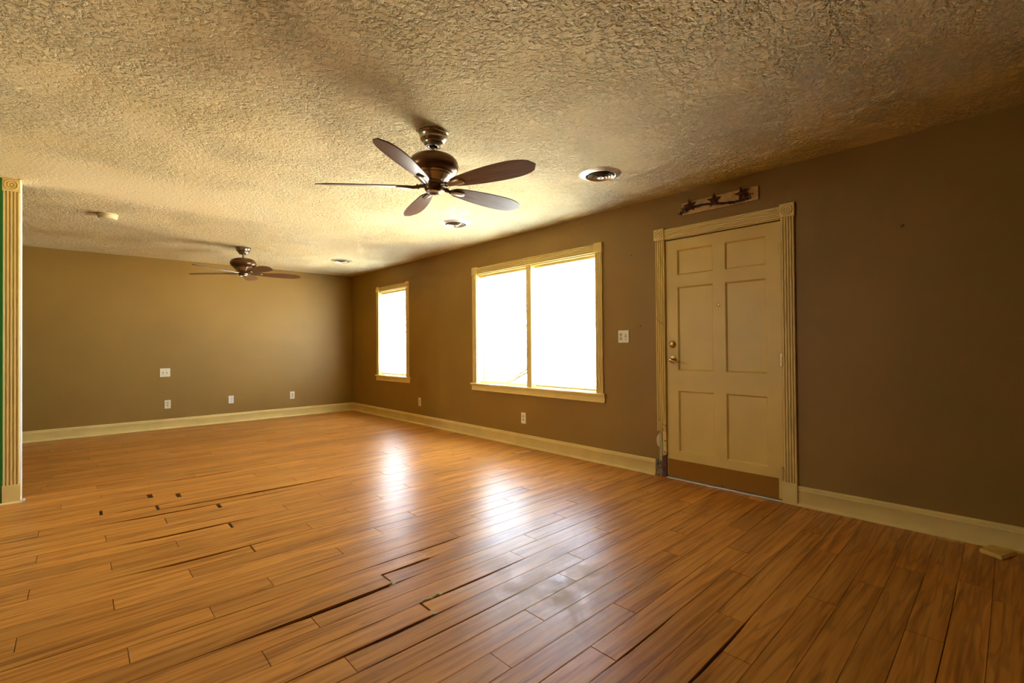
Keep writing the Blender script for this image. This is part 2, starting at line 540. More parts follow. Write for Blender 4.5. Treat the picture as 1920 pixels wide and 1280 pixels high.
class MB:
    """collects geometry, builds ONE mesh object"""

    def __init__(self):
        self.v = []
        self.f = []

    def add(self, verts, faces):
        k = len(self.v)
        self.v += [tuple(p) for p in verts]
        self.f += [tuple(i + k for i in f) for f in faces]
        return self

    def box(self, a, b):
        x0, x1 = sorted((a[0], b[0]))
        y0, y1 = sorted((a[1], b[1]))
        z0, z1 = sorted((a[2], b[2]))
        vs = [(x0, y0, z0), (x1, y0, z0), (x1, y1, z0), (x0, y1, z0), (x0, y0, z1), (x1, y0, z1), (x1, y1, z1), (x0, y1, z1)]
        return self.add(vs, [(0, 3, 2, 1), (4, 5, 6, 7), (0, 1, 5, 4), (1, 2, 6, 5), (2, 3, 7, 6), (3, 0, 4, 7)])

    def bbox(self, a, b, bev=0.004):
        """box with bevelled edges"""
        bm = bmesh.new()
        x0, x1 = sorted((a[0], b[0]))
        y0, y1 = sorted((a[1], b[1]))
        z0, z1 = sorted((a[2], b[2]))
        m = Matrix.Translation(((x0 + x1) / 2, (y0 + y1) / 2, (z0 + z1) / 2)) @ Matrix.Diagonal((x1 - x0, y1 - y0, z1 - z0, 1))
        bmesh.ops.create_cube(bm, size=1, matrix=m)
        bv = min(bev, (x1 - x0) * .45, (y1 - y0) * .45, (z1 - z0) * .45)
        bmesh.ops.bevel(bm, geom=bm.edges[:], offset=bv, segments=2, affect='EDGES', profile=0.5)
        bm.verts.ensure_lookup_table()
        bm.verts.index_update()
        self.add([v.co[:] for v in bm.verts], [tuple(v.index for v in f.verts) for f in bm.faces])
        bm.free()
        return self

    def prism(self, prof, o, u, v, l, length):
        """closed 2-D profile [(a,b)] in axes u,v extruded along l"""
        o, u, v, l = Vector(o), Vector(u), Vector(v), Vector(l)
        n = len(prof)
        vs = [o + u * a + v * b for a, b in prof] + [o + u * a + v * b + l * length for a, b in prof]
        fs = [(i, (i + 1) % n, (i + 1) % n + n, i + n) for i in range(n)]
        fs += [tuple(range(n - 1, -1, -1)), tuple(range(n, 2 * n))]
        return self.add(vs, fs)

    def lathe(self, prof, o, u, v, ax, seg=32, closed=False):
        """profile [(r, h)] turned about axis ax through o"""
        o, u, v, ax = Vector(o), Vector(u), Vector(v), Vector(ax)
        vs, fs = [], []
        rings = []
        for r, h in prof:
            if r < 1e-6:
                rings.append([len(vs)])
                vs.append(o + ax * h)
            else:
                rings.append(list(range(len(vs), len(vs) + seg)))
                for k in range(seg):
                    a = 2 * math.pi * k / seg
                    vs.append(o + (u * math.cos(a) + v * math.sin(a)) * r + ax * h)
        for A, B in zip(rings, rings[1:]):
            for k in range(seg):
                k2 = (k + 1) % seg
                if len(A) == 1 and len(B) == 1:
                    continue
                if len(A) == 1:
                    fs.append((A[0], B[k], B[k2]))
                elif len(B) == 1:
                    fs.append((A[k], A[k2], B[0]))
                else:
                    fs.append((A[k], A[k2], B[k2], B[k]))
        return self.add(vs, fs)

    def tube(self, pts, r, seg=8, r_end=None):
        pts = [Vector(p) for p in pts]
        vs, fs = [], []
        n = len(pts)
        for i, p in enumerate(pts):
            d = (pts[min(i + 1, n - 1)] - pts[max(i - 1, 0)]).normalized()
            a = d.cross(Z)
            if a.length < 1e-3:
                a = d.cross(X)
            a.normalize()
            b = d.cross(a)
            rr = r if r_end is None else r + (r_end - r) * i / (n - 1)
            for k in range(seg):
                t = 2 * math.pi * k / seg
                vs.append(p + a * math.cos(t) * rr + b * math.sin(t) * rr)
        for i in range(n - 1):
            for k in range(seg):
                k2 = (k + 1) % seg
                fs.append((i * seg + k, i * seg + k2, (i + 1) * seg + k2, (i + 1) * seg + k))
        fs.append(tuple(range(seg - 1, -1, -1)))
        fs.append(tuple(range((n - 1) * seg, n * seg)))
        return self.add(vs, fs)

    def ball(self, c, r, seg=8, ring=5, sq=(1, 1, 1)):
        c = Vector(c)
        prof = [(math.sin(math.pi * i / ring) * r, -math.cos(math.pi * i / ring) * r) for i in range(ring + 1)]
        k = len(self.v)
        self.lathe(prof, c, X, Y, Z, seg)
        for i in range(k, len(self.v)):
            d = Vector(self.v[i]) - c
            self.v[i] = (c.x + d.x * sq[0], c.y + d.y * sq[1], c.z + d.z * sq[2])
        return self

    def mesh(self, name, mat, smooth=False):
        me = bpy.data.meshes.new(name)
        me.from_pydata(self.v, [], self.f)
        me.validate()
        bm = bmesh.new()
        bm.from_mesh(me)
        bmesh.ops.recalc_face_normals(bm, faces=bm.faces[:])
        bm.to_mesh(me)
        bm.free()
        if smooth:
            me.polygons.foreach_set('use_smooth', [True] * len(me.polygons))
            me.set_sharp_from_angle(angle=math.radians(38))
        me.materials.append(MATS[mat])
        return me

    def build(self, name, mat, parent=None, smooth=False, label=None):
        return link(name, self.mesh(name, mat, smooth), parent, label)


def link(name, me, parent=None, label=None):
    o = bpy.data.objects.new(name, me)
    COL.objects.link(o)
    if parent is not None:
        o.parent = parent
    if label:
        o['label'] = label
    return o


def empty(name, loc=(0, 0, 0)):
    o = bpy.data.objects.new(name, None)
    o.empty_display_size = 0.05
    COL.objects.link(o)
    o.location = loc
    return o


def tag(o, label, cat, group=None, kind=None):
    o['label'] = label
    o['category'] = cat
    if group:
        o['group'] = group
    if kind:
        o['kind'] = kind
    return o


def struct(o, label=None, cat=None):
    o['kind'] = 'structure'
    if label:
        o['label'] = label
    if cat:
        o['category'] = cat
    return o


def copy_tree(o, parent=None):
    c = o.copy()
    COL.objects.link(c)
    c.parent = parent
    for ch in list(o.children):
        copy_tree(ch, c)
    return c


# ------------------------------------------------------------------ room shell
DY0, DY1, DZ1 = 1.230, 2.160, 2.062            # door opening
WIN_D = (2.902, 4.778, 0.680, 2.055)           # double window opening
WIN_S = (6.517, 7.400, 0.683, 2.062)           # single window opening


def wall_with_holes(x0, x1, ylo, yhi, holes):
    mb = MB()
    y = ylo
    for (a, b, z0, z1) in sorted(holes):
        mb.box((x0, y, 0), (x1, a, H))
        if z0 > 0:
            mb.box((x0, a, 0), (x1, b, z0))
        mb.box((x0, a, z1), (x1, b, H))
        y = b
    mb.box((x0, y, 0), (x1, yhi, H))
    return mb


wall_r = struct(wall_with_holes(W, W + T, YB, D, [(DY0, DY1, 0, DZ1), WIN_D, WIN_S]).build('wall_right', 'wall_tan'),
                'tan painted wall with the door and windows', 'wall')
struct(MB().box((XL - T, D, 0), (W + T, D + T, H)).build('wall_far', 'wall_tan'), 'tan painted far end wall of the room', 'wall')
struct(MB().box((XL - T, YB - T, 0), (W + T, YB, H)).build('wall_back', 'wall_tan'), 'tan painted wall behind the viewer', 'wall')
struct(wall_with_holes(XL - T, XL, YB, D, [WIN_L]).build('wall_left', 'wall_tan'), 'tan painted wall on the left', 'wall')
struct(MB().box((XL, YP, 0), (-0.293, YP + 0.115, H)).build('wall_partition', 'wall_green'), 'green painted wall stub beside the cream fluted trim', 'wall')

# nail holes and a screw left in the wall
for (y, z, r) in [(2.409, 1.320, 0.006), (2.496, 1.973, 0.005)]:
    MB().lathe([(0, .0015), (r, .0012), (r, -0.001)], (W, y, z), Y, Z, -X, 10).build('nail_hole', 'slot_dark', wall_r)

# ceiling
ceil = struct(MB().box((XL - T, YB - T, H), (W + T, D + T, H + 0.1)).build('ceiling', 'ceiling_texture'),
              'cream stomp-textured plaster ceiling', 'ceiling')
MB().prism([(0, 0), (0.05, -0.0022), (0.11, -0.0026), (0.125, 0)], (-0.28, 5.13, H), Y, Z, X, W + 0.28).build('tape_seam', 'ceiling_texture', ceil)

# ------------------------------------------------------------------ floor
floor = struct(MB().box((XL - T, YB - T, -0.12), (W + T, D + T, -0.011)).build('floor', 'subfloor'),
               'glossy honey coloured plank floor', 'floor')
PC = [3.58532, 2.53226, -0.04261, -0.07869, -0.05011, -0.03559, 0.05496, 0.04221, 0.00781, 0.00194]


def _poly(n, x):
    m = (n - 10) / 20.0
    b = [1, m, m * m, m ** 3, x, x * m, x * m * m, x * m ** 3, x * x, x * x * m]
    return sum(p * q for p, q in zip(PC, b))


def row_y(n, x):
    """y of row coordinate n at x: the planks drift and bow slightly over the uneven slab"""
    x = min(max(x, -1.0), 3.9)
    if n < -20:
        return _poly(-20, x) + (n + 20) * 0.1190
    if n <= 21:
        return _poly(n, x)
    a = _poly(21, x)
    mean = _poly(21, 1.9)
    t = max(0.0, 1 - (n - 21) / 24.0)
    return mean + (a - mean) * t + (n - 21) * 0.1222


PH = {-18: 3.15, -17: 2.463, -16: 3.123, -15: 2.801, -14: 2.469, -13: 1.797, -12: 2.045, -11: 2.465, -10: 1.463, -9: 1.782, -8: 1.158,
      -7: 1.458, -6: 1.815, -5: 0.749, -4: 1.158, -3: 1.812, -2: 0.756, -1: 1.158, 0: 1.439, 1: 0.455, 2: 0.725, 3: 1.12, 4: 1.421,
      5: 0.454, 6: 0.774, 7: 1.133, 8: 1.437, 9: 0.463, 10: 0.774, 11: 1.141, 12: 0.159, 13: 0.472, 14: 0.812, 15: 1.13, 16: 0.474,
      17: 0.167, 18: 0.640, 19: 0.476, 20: 1.228, 21: 0.177, 22: 0.485, 23: 0.83, 24: 0.165, 25: 0.488, 26: 1.1, 27: -0.142, 28: 1.466,
      29: 0.80, 30: 1.16, 31: -0.136, 32: 0.2}
PL = 1.2775


def row_of(x, y):
    lo, hi = -40.0, 60.0
    for _ in range(50):
        mid = (lo + hi) / 2
        if row_y(mid, x) < y:
            lo = mid
        else:
            hi = mid
    return lo


# open joints: (x0, x1, y at the middle, width)
GAPS = []
for x0, x1, yy, w_ in [(0.48, 1.16, 5.135, 0.016), (0.165, 0.475, 4.39, 0.011), (0.474, 1.75, 4.235, 0.019), (0.19, 0.81, 4.125, 0.012),
                       (0.82, 1.21, 4.06, 0.010), (0.234, 0.778, 3.68, 0.015), (0.258, 0.774, 3.115, 0.013), (0.2, 0.99, 2.375, 0.004),
                       (0.99, 1.73, 2.372, 0.010), (1.158, 1.44, 2.237, 0.012), (0.56, 1.156, 2.127, 0.014), (0.6, 1.159, 1.88, 0.006),
                       (1.2, 1.70, 1.875, 0.009), (0.745, 1.155, 1.763, 0.010), (1.52, 2.05, 0.805, 0.0085), (0.75, 1.5, 1.64, 0.004),
                       (1.46, 1.85, 1.05, 0.005), (2.05, 3.1, 0.20, 0.0015)]:
    xm = (x0 + x1) / 2
    n = math.floor(row_of(xm, yy) + 0.0) + 0.5
    c = row_of(xm, yy)
    n = round(c - 0.5) + 0.5
    GAPS.append((n, x0, x1, w_ * (1.9 if yy > 3 else 1.35)))


def gap(n, x):
    for (g, x0, x1, w_) in GAPS:
        if abs(g - n) < 0.1 and x0 - 0.01 <= x <= x1 + 0.01:
            t = (x - x0) / (x1 - x0)
            return w_ * (0.25 + 0.75 * min(1.0, 3.2 * min(max(t, 0.0), 1 - max(0.0, t - .02)) + .25))
    return 0.0


WIDE_END = {(18, 0.640): 0.030, (19, 0.476): 0.034, (16, 0.474): 0.018, (14, 0.812): 0.024, (13, 0.472): 0.003, (10, 0.774): 0.014,
            (6, 0.774): 0.008, (-1, 1.158): 0.010, (-4, 1.158): 0.012, (17, 0.167): 0.016}


def plank(n, xa, xb, lift=0.0, ga=0.0009, gb=0.0009):
    """one plank of row n between xa and xb, following the bowed row"""
    k = max(2, int((xb - xa) / 0.16))
    top, bot = [], []
    c = 0.0011                       # eased edge
    vs, fs = [], []
    rng = random.Random(int(n * 131 + xa * 977))
    dz0, dz1 = rng.uniform(-.0006, .0006), rng.uniform(-.0006, .0006)
    for i in range(k + 1):
        x = xa + ga + (xb - gb - xa - ga) * i / k
        y0 = row_y(n - 0.5, x) + 0.0006
        y1 = row_y(n + 0.5, x) - 0.0006 - gap(n + 0.5, x)
        e = c if 0 < i < k else c
        xi = x + (e if i == 0 else (-e if i == k else 0))
        t = i / k
        z = lift * math.sin(math.pi * min(1, t * 1.0) * 0.5) ** 2 + dz0 * (1 - t) + dz1 * t
        vs += [(x, y0, z - 0.010), (x, y0, z - c), (xi, y0 + c, z), (xi, y1 - c, z), (x, y1, z - c), (x, y1, z - 0.010)]
    for i in range(k):
        a, b = i * 6, (i + 1) * 6
        for j in range(5):
            fs.append((a + j, b + j, b + j + 1, a + j + 1))
    fs.append((0, 1, 2, 3, 4, 5))
    m = k * 6
    fs.append((m + 5, m + 4, m + 3, m + 2, m + 1, m))
    return vs, fs


def screen(p):
    d = Vector(p) - Vector((0, 0, 1.15073))
    z = d.dot(Fv)
    if z < 0.1:
        return None
    return (960 + 898.6 * d.dot(R2) / z, 640 - 898.6 * d.dot(U2) / z)


planks = []
for n in range(-30, 54):
    yc = row_y(n, 1.9)
    if yc < YB - 0.1 or yc > D + 0.15:
        continue
    rng = random.Random(n * 17 + 3)
    ph = PH.get(n, (n % 4) * 0.3194 + 0.155 + rng.uniform(-.03, .03))
    j = ph - PL * 6
    while j < XL:
        j += PL
    ends = [XL] + []
    x = j
    while x < W - 0.02:
        ends.append(x + (0 if abs(x - ph) < 1e-6 else 0))
        x += PL
    ends.append(W - 0.004)
    for a, b in zip(ends, ends[1:]):
        if b - a < 0.01:
            continue
        if yc > YP and b < -1.5:
            vis = 0
        cnt = 0
        # visible sampling
        for s in range(9):
            for q in (-.3, .3):
                xx = a + (b - a) * (s + .5) / 9
                yy = row_y(n + q, xx)
                pxy = screen((xx, yy, 0))
                if pxy and 0 <= pxy[0] <= 1920 and 0 <= pxy[1] <= 1280:
                    d2 = (xx * xx + yy * yy + 1.3)
                    # hidden behind the partition
                    if yy > YP and xx / yy < -0.28 / YP:
                        continue
                    cnt += 1.0 / d2 * (b - a) / d2 ** .5
        planks.append((cnt, n, a, b))
planks.sort(key=lambda t: -t[0])
LIFT = {(-4, 0.749): 0.0, (-1, 1.158): 0.0}
rest = MB()
for i, (cnt, n, a, b) in enumerate(planks):
    ga = gb = 0.0009
    for (nn, xx), w_ in WIDE_END.items():
        if nn == n and abs(xx - b) < 0.02:
            gb = w_
    lift = 0.0
    if n == -1 and abs(b - 1.158) < .02:
        lift = 0.006
    if n == 0 and abs(b - 1.439) < .02:
        lift = 0.004
    if n == -4 and abs(b - 1.158) < .02:
        lift = 0.004
    vs, fs = plank(n, a, b, lift, ga, gb)
    if i < 300 and cnt > 0:
        MB().add(vs, fs).build('plank', 'plank_wood', floor)
    else:
        rest.add(vs, fs)
rest_o = rest.build('plank_field', 'plank_wood', floor)
rest_o['kind'] = 'stuff'

# broken corners at the buckled joints: bare core showing
for (x, y, sx, sy) in [(1.150, 2.128, .018, .022), (1.147, 1.772, .016, .022)]:
    mb = MB()
    mb.prism([(-sx, -sy), (sx, -sy * .7), (sx * .6, sy), (-sx * .8, sy * .8)], (x, y, -0.006), X, Y, Z, 0.0064)
    mb.build('broken_corner', 'fiber_core', floor)
mb = MB()
for q in range(7):
    xx = 1.165 + q * 0.017
    mb.prism([(-.011, -.006), (.010, -.007), (.006, .007), (-.007, .005)], (xx, 1.884 + 0.006 * math.sin(q * 1.7) - 0.002, -0.004), X, Y, Z, 0.006 + 0.001 * (q % 3))
mb.build('broken_edge', 'fiber_core', floor)

# ------------------------------------------------------------------ baseboards
BB = [(0, 0), (0.024, 0), (0.0235, 0.008), (0.021, 0.015), (0.015, 0.020), (0.0125, 0.022), (0.0125, 0.103), (0.0155, 0.107), (0.0165, 0.113),
      (0.0150, 0.119), (0.0105, 0.1215), (0.0125, 0.126), (0.0125, 0.132), (0.009, 0.1385), (0.004, 0.141), (0, 0.1415)]


def baseboard(name, o, out, along, length, label):
    ob = MB().prism(BB, o, out, Z, along, length).build(name, 'trim_cream', smooth=True)
    return struct(ob, label, 'baseboard')


bbr = baseboard('baseboard_right', (W, 2.262, 0), -X, Y, D - 2.262, 'cream baseboard under the windows')
baseboard('baseboard_near', (W, YB, 0), -X, Y, 1.148 - YB, 'cream baseboard between the door and the near corner')
baseboard('baseboard_far', (XL, D, 0), -Y, X, W - XL, 'cream baseboard along the far wall')
baseboard('baseboard_partition', (XL, YP, 0), -Y, X, -0.383 - XL, 'cream baseboard on the green wall stub')
MB().prism([(0, 0), (0.0005, 0), (0.0005, 0.094), (0, 0.094)], (W - 0.0127, 5.10, 0.021), X, Z, Y, 0.002).build('joint_line', 'orange_primer', bbr)


# ------------------------------------------------------------------ fluted trim pieces
def flute_profile(w, t, nfl=4, depth=0.011):
    pts = [(0, 0), (w, 0), (w, t * .8), (w - 0.003, t)]
    pitch = (w - 0.012) / nfl
    gw = pitch * 0.46
    x = w - 0.006
    for i in range(nfl):
        c = x - pitch * (i + .5)
        for k in range(6):
            a = math.pi * k / 5
            pts.append((c + gw / 2 * math.cos(a), t - depth * math.sin(a)))
    pts += [(0.003, t), (0, t * .8)]
    return pts


def rosette(parent, o, u, v, n, s, mat='trim_cream', name='rosette'):
    """square corner block with turned rings; o = lower u/v corner on the wall"""
    o, u, v, n = Vector(o), Vector(u), Vector(v), Vector(n)
    t = 0.024
    mb = MB()
    e = .003
    q = [(0, 0), (s, 0), (s, s), (0, s)]
    qi = [(e, e), (s - e, e), (s - e, s - e), (e, s - e)]
    vs = [o + u * a + v * b for a, b in q] + [o + u * a + v * b + n * (t - e) for a, b in q] + [o + u * a + v * b + n * t for a, b in qi]
    fs = [(0, 1, 5, 4), (1, 2, 6, 5), (2, 3, 7, 6), (3, 0, 4, 7), (4, 5, 9, 8), (5, 6, 10, 9), (6, 7, 11, 10), (7, 4, 8, 11), (8, 9, 10, 11), (3, 2, 1, 0)]
    mb.add(vs, fs)
    b = mb.build(name, mat, parent)
    c = o + u * (s / 2) + v * (s / 2) + n * (t - 0.0005)
    r = s * 0.40
    prof = [(0, .007), (r * .16, .006), (r * .24, .0006), (r * .36, .0003), (r * .42, .006), (r * .52, .007), (r * .60, .001), (r * .82, .0006), (r * .88, .0065), (r * .95, .006),
            (r, 0)]
    MB().lathe(prof, c, u, v, n, 28).build('turned_ring', mat, b, smooth=True)
    return b


# ------------------------------------------------------------------ cased end of the partition
trim = struct(empty('trim_1', (-0.326, YP, 0)), 'cream fluted casing at the end of the green wall stub', 'trim')


def child(mb, name, mat, parent, smooth=False, label=None):
    """build in world coordinates under a parent that may sit away from the origin"""
    o = mb.build(name, mat, parent, smooth, label)
    o.matrix_parent_inverse = parent_inv(parent)
    return o


def parent_inv(p):
    m = Matrix.Identity(4)
    q = p
    # parents are unrotated here: world matrix is a pure translation (or a stored one)
    return Matrix.Translation(-world_loc(q))


def world_loc(p):
    v = Vector(p.location)
    while p.parent is not None:
        v = v + p.matrix_parent_inverse.to_translation()
        p = p.parent
        v = v + Vector(p.location)
    return v


cx0, cx1 = -0.369, -0.281
child(MB().prism(flute_profile(cx1 - cx0, 0.019), (cx0, YP, 0.138), X, -Y, Z, 2.345 - 0.138), 'fluted_casing', 'trim_cream', trim, smooth=True)
child(MB().bbox((cx0 - 0.004, YP - 0.026, 0), (cx1 + 0.006, YP, 0.140), 0.003), 'plinth', 'trim_cream', trim)
child(MB().prism([(0, 0), (0.012, 0), (0.011, 0.008), (0.006, 0.014), (0, 0.016)], (cx0 - 0.03, YP - 0.026, 0), -Y, Z, X, cx1 - cx0 + 0.042), 'shoe_molding', 'trim_cream', trim, smooth=True)
b_ = rosette(trim, (cx0 - 0.004, YP, 2.343), X, Z, -Y, 0.096)
b_.matrix_parent_inverse = parent_inv(trim)
child(MB().bbox((-0.2925, YP - 0.006, 0), (-0.275, YP + 0.121, H), 0.002), 'jamb_board', 'vinyl_white', trim, label='white jamb board on the end of the wall stub')
child(MB().prism([(0, 0), (.022, .004), (.026, .018), (.014, .026), (.004, .018)], (-0.275, YP - 0.034, 0), X, Z, Y, 0.02), 'peeled_strip', 'vinyl_white', trim, label='curled white scrap of edge strip at the foot')

# ------------------------------------------------------------------ windows
XS = W + 0.105       # sash plane (inner face)


def make_window(name, label, y0, y1, z0, z1, mulls, cas, mat='trim_cream'):
    """cased double-hung window; y0..y1, z0..z1 is the clear opening, mulls = [(ya, yb)]"""
    root = struct(empty(name, (W, (y0 + y1) / 2, z0)), label, 'window')

    def ch(mb, nm, mt=mat, sm=False, par=None, lab=None):
        return child(mb, nm, mt, par or root, sm, lab)
    pr = flute_profile(cas, 0.019)
    ch(MB().prism(pr, (W, y0 - cas, z0 + 0.002), Y, -X, Z, z1 - z0), 'casing', sm=True)
    ch(MB().prism(pr, (W, y1, z0 + 0.002), Y, -X, Z, z1 - z0), 'casing', sm=True)
    ch(MB().prism(pr, (W, y0 - 0.012, z1 + 0.004), Z, -X, Y, y1 - y0 + 0.024), 'head_casing', sm=True)
    for yy in (y0 - cas - 0.004, y1 - 0.010):
        r = rosette(root, (W, yy, z1), Y, Z, -X, cas + 0.014)
        r.matrix_parent_inverse = parent_inv(root)
    # jamb lining
    ch(MB().box((W - 0.001, y0, z0), (W + T, y0 + 0.008, z1)), 'jamb')
    ch(MB().box((W - 0.001, y1 - 0.008, z0), (W + T, y1, z1)), 'jamb')
    ch(MB().box((W - 0.001, y0 + 0.008, z1 - 0.008), (W + T, y1 - 0.008, z1)), 'head_jamb')
    # stool and apron
    ch(MB().prism([(-T, -0.020), (0.030, -0.020), (0.036, -0.014), (0.036, -0.004), (0.030, 0.002), (-T, 0.002)], (W, y0 - cas - 0.028, z0), -X, Z, Y, y1 - y0 + 2 * cas + 0.056),
       'stool', sm=False)
    ch(MB().prism([(0, -0.020), (0.019, -0.020), (0.019, -0.030), (0.0155, -0.036), (0.0155, -0.075), (0.021, -0.081), (0.021, -0.088), (0, -0.090)], (W, y0 - cas - 0.020, z0), -X, Z, Y,
                  y1 - y0 + 2 * cas + 0.040), 'apron', sm=False)
    bays = []
    ys = y0 + 0.008
    for (a, b) in mulls:
        ch(MB().box((W + 0.004, a + .006, z0 + 0.002), (W + T, b - .006, z1)), 'mullion')
        ch(MB().prism([(0, 0), (b - a, 0), (b - a, .012), (b - a - .004, .015), (.004, .015), (0, .012)], (W + .004, a, z0 + .002), Y, -X, Z, z1 - z0), 'mullion_casing')
        bays.append((ys, a + 0.006))
        ys = b - 0.006
    bays.append((ys, y1 - 0.008))
    zm = (z0 + z1) / 2 + 0.012
    for (a, b) in bays:
        for (za, zb, xo, lower) in ((z0 + 0.004, zm + 0.018, XS - 0.010, True), (zm - 0.018, z1 - 0.008, XS + 0.014, False)):
            t = 0.022
            st = 0.040
            rb = 0.055 if lower else 0.034
            rt = 0.034 if lower else 0.045
            mb = MB()
            mb.box((xo, a, za), (xo + t, a + st, zb)).box((xo, b - st, za), (xo + t, b, zb))
            mb.box((xo, a + st, za), (xo + t, b - st, za + rb)).box((xo, a + st, zb - rt), (xo + t, b - st, zb))
            s = ch(mb, 'sash', 'vinyl_white')
            ya, yb2, z_a, z_b = a + st, b - st, za + rb, zb - rt
            for q in (1, 2):
                yy = ya + (yb2 - ya) * q / 3
                child(MB().box((xo + .004, yy - .009, z_a), (xo + t - .004, yy + .009, z_b)), 'muntin', 'vinyl_white', s)
            zz = (z_a + z_b) / 2
            child(MB().box((xo + .005, ya, zz - .009), (xo + t - .005, yb2, zz + .009)), 'muntin', 'vinyl_white', s)
            child(MB().add([(xo + t / 2, ya, z_a), (xo + t / 2, yb2, z_a), (xo + t / 2, yb2, z_b), (xo + t / 2, ya, z_b)], [(0, 1, 2, 3)]), 'pane', 'pane_glass', s)
    # exterior sill
    ch(MB().box((W + T, y0 - .04, z0 - .05), (W + T + .05, y1 + .04, z0 - .004)), 'exterior_sill', 'exterior_paint')
    return root


make_window('window_1', 'cream fluted double window with blinds beside the door', WIN_D[0], WIN_D[1], WIN_D[2], WIN_D[3], [(3.800, 3.880)], 0.082)
make_window('window_2', 'narrow cream single window near the far corner', WIN_S[0], WIN_S[1], WIN_S[2], WIN_S[3], [], 0.076)


# plain cased window in the left wall
wl = struct(empty('window_3', (XL, (WIN_L[0] + WIN_L[1]) / 2, WIN_L[2])), 'plain cream window in the left wall', 'window')
a_, b_, c_, d_ = WIN_L
for q0, q1 in (((a_ - .08, c_ - .08), (a_, d_ + .08)), ((b_, c_ - .08), (b_ + .08, d_ + .08)), ((a_, d_), (b_, d_ + .08)), ((a_, c_ - .08), (b_, c_))):
    child(MB().bbox((XL, q0[0], q0[1]), (XL + .02, q1[0], q1[1]), .003), 'casing', 'trim_cream', wl)
for ya_, yb_ in ((a_, (a_ + b_) / 2), ((a_ + b_) / 2, b_)):
    mb = MB()
    mb.box((XL - .10, ya_, c_), (XL - .07, ya_ + .04, d_)).box((XL - .10, yb_ - .04, c_), (XL - .07, yb_, d_))
    mb.box((XL - .10, ya_ + .04, c_), (XL - .07, yb_ - .04, c_ + .04)).box((XL - .10, ya_ + .04, d_ - .04), (XL - .07, yb_ - .04, d_))
    s_ = child(mb, 'sash', 'vinyl_white', wl)
    child(MB().add([(XL - .085, ya_ + .04, c_ + .04), (XL - .085, yb_ - .04, c_ + .04), (XL - .085, yb_ - .04, d_ - .04), (XL - .085, ya_ + .04, d_ - .04)], [(0, 1, 2, 3)]), 'pane', 'pane_glass', s_)

# ------------------------------------------------------------------ mini blinds
def slat_mesh(length, w=0.0245):
    mb = MB()
    vs, fs = [], []
    n = 4
    for j in (0, 1):
        for i in range(n + 1):
            t = i / n - 0.5
            vs.append((t * w, j * length, 0.0022 * (1 - 4 * t * t)))
    for i in range(n):
        fs.append((i, i + 1, n + 1 + i + 1, n + 1 + i))
    return mb.add(vs, fs).mesh('slat', 'blind_vinyl', True)


def make_blind(y0, y1, ztop, zbot, zstop, label, tilt=0.34, wand_y=None, wand_len=0.7, rail_drop=0.0, gaps=(), ragged=0):
    xb = W + 0.052
    root = empty('mini_blind', (xb, (y0 + y1) / 2, zbot))
    tag(root, label, 'blind', 'white mini blinds in the windows')
    child(MB().bbox((xb - 0.014, y0, ztop - 0.026), (xb + 0.014, y1, ztop), 0.002), 'headrail', 'trim_cream', root)
    L = y1 - y0 - 0.012
    me = slat_mesh(L)
    me_short = slat_mesh(L * 0.86)
    z = ztop - 0.040
    k = 0
    while z > zstop:
        short = ragged and z < zstop + ragged
        if not any(a < z < b for a, b in gaps):
            o = link('slat', me_short if short else me, root)
            o.matrix_parent_inverse = Matrix.Translation(-world_loc(root))
            o.location = (xb, y0 + 0.006, z)
            o.rotation_euler = (random.uniform(-.0012, .0012), tilt + random.uniform(-.05, .05), 0)
        z -= 0.0212
        k += 1
    child(MB().bbox((xb - 0.013, y0 + 0.004, zbot), (xb + 0.013, y1 - 0.004, zbot + 0.020), 0.004), 'bottom_rail', 'trim_cream', root)
    for f in (0.16, 0.84):
        yy = y0 + (y1 - y0) * f
        for dx in (-.0125, .0125):
            child(MB().tube([(xb + dx, yy, ztop - .02), (xb + dx, yy, zbot + .015)], 0.0009, 5), 'ladder_cord', 'cord', root)
    if wand_y:
        child(MB().tube([(xb - .022, wand_y, ztop - .018), (xb - .024, wand_y, ztop - wand_len)], 0.0036, 8), 'tilt_wand', 'wand', root, smooth=True)
    return root


make_blind(3.892, 4.766, 2.046, 0.690, 0.875, 'white mini blind with broken lower slats, left half of the double window', wand_y=4.655, wand_len=0.72, ragged=0.22)
make_blind(2.914, 3.790, 2.046, 0.692, 0.722, 'white mini blind hanging full length, right half of the double window', tilt=0.36, wand_y=3.664, wand_len=0.73)
make_blind(6.529, 7.388, 2.050, 0.700, 0.730, 'white mini blind in the narrow single window near the corner', tilt=0.32, wand_y=7.29, wand_len=0.72, gaps=((0.80, 0.835), (0.905, 0.935)))
# slats that have fallen out and lean against the mullion
for i, (a, b) in enumerate([((W + .034, 4.290, 0.694), (W + .030, 3.890, 0.893)), ((W + .024, 4.262, 0.692), (W + .022, 3.890, 0.852))]):
    a, b = Vector(a), Vector(b)
    d = (b - a)
    n_ = d.normalized().cross(X).normalized()
    w_ = 0.0125
    mb = MB()
    vs = []
    for p_ in (a, b):
        for s_, q_ in ((-1, 0), (0, .002), (1, 0)):
            vs.append(p_ + n_ * s_ * w_ - X * q_)
    vs2 = [v + X * 0.0008 for v in vs]
    mb.add(vs + vs2, [(0, 3, 4, 1), (1, 4, 5, 2), (6, 7, 10, 9), (7, 8, 11, 10), (0, 6, 9, 3), (2, 5, 11, 8), (0, 1, 2, 8, 7, 6), (3, 9, 10, 11, 5, 4)])
    tag(mb.build('loose_slat', 'slat_white'), ('upper' if i == 0 else 'lower') + ' of two loose white slats leaning on the window mullion', 'slat', 'slats fallen out of the blind')

# ------------------------------------------------------------------ door
door = struct(empty('door_1', (W, (DY0 + DY1) / 2, 0)), 'cream six-panel door with fluted casing and brown kick plate', 'door')


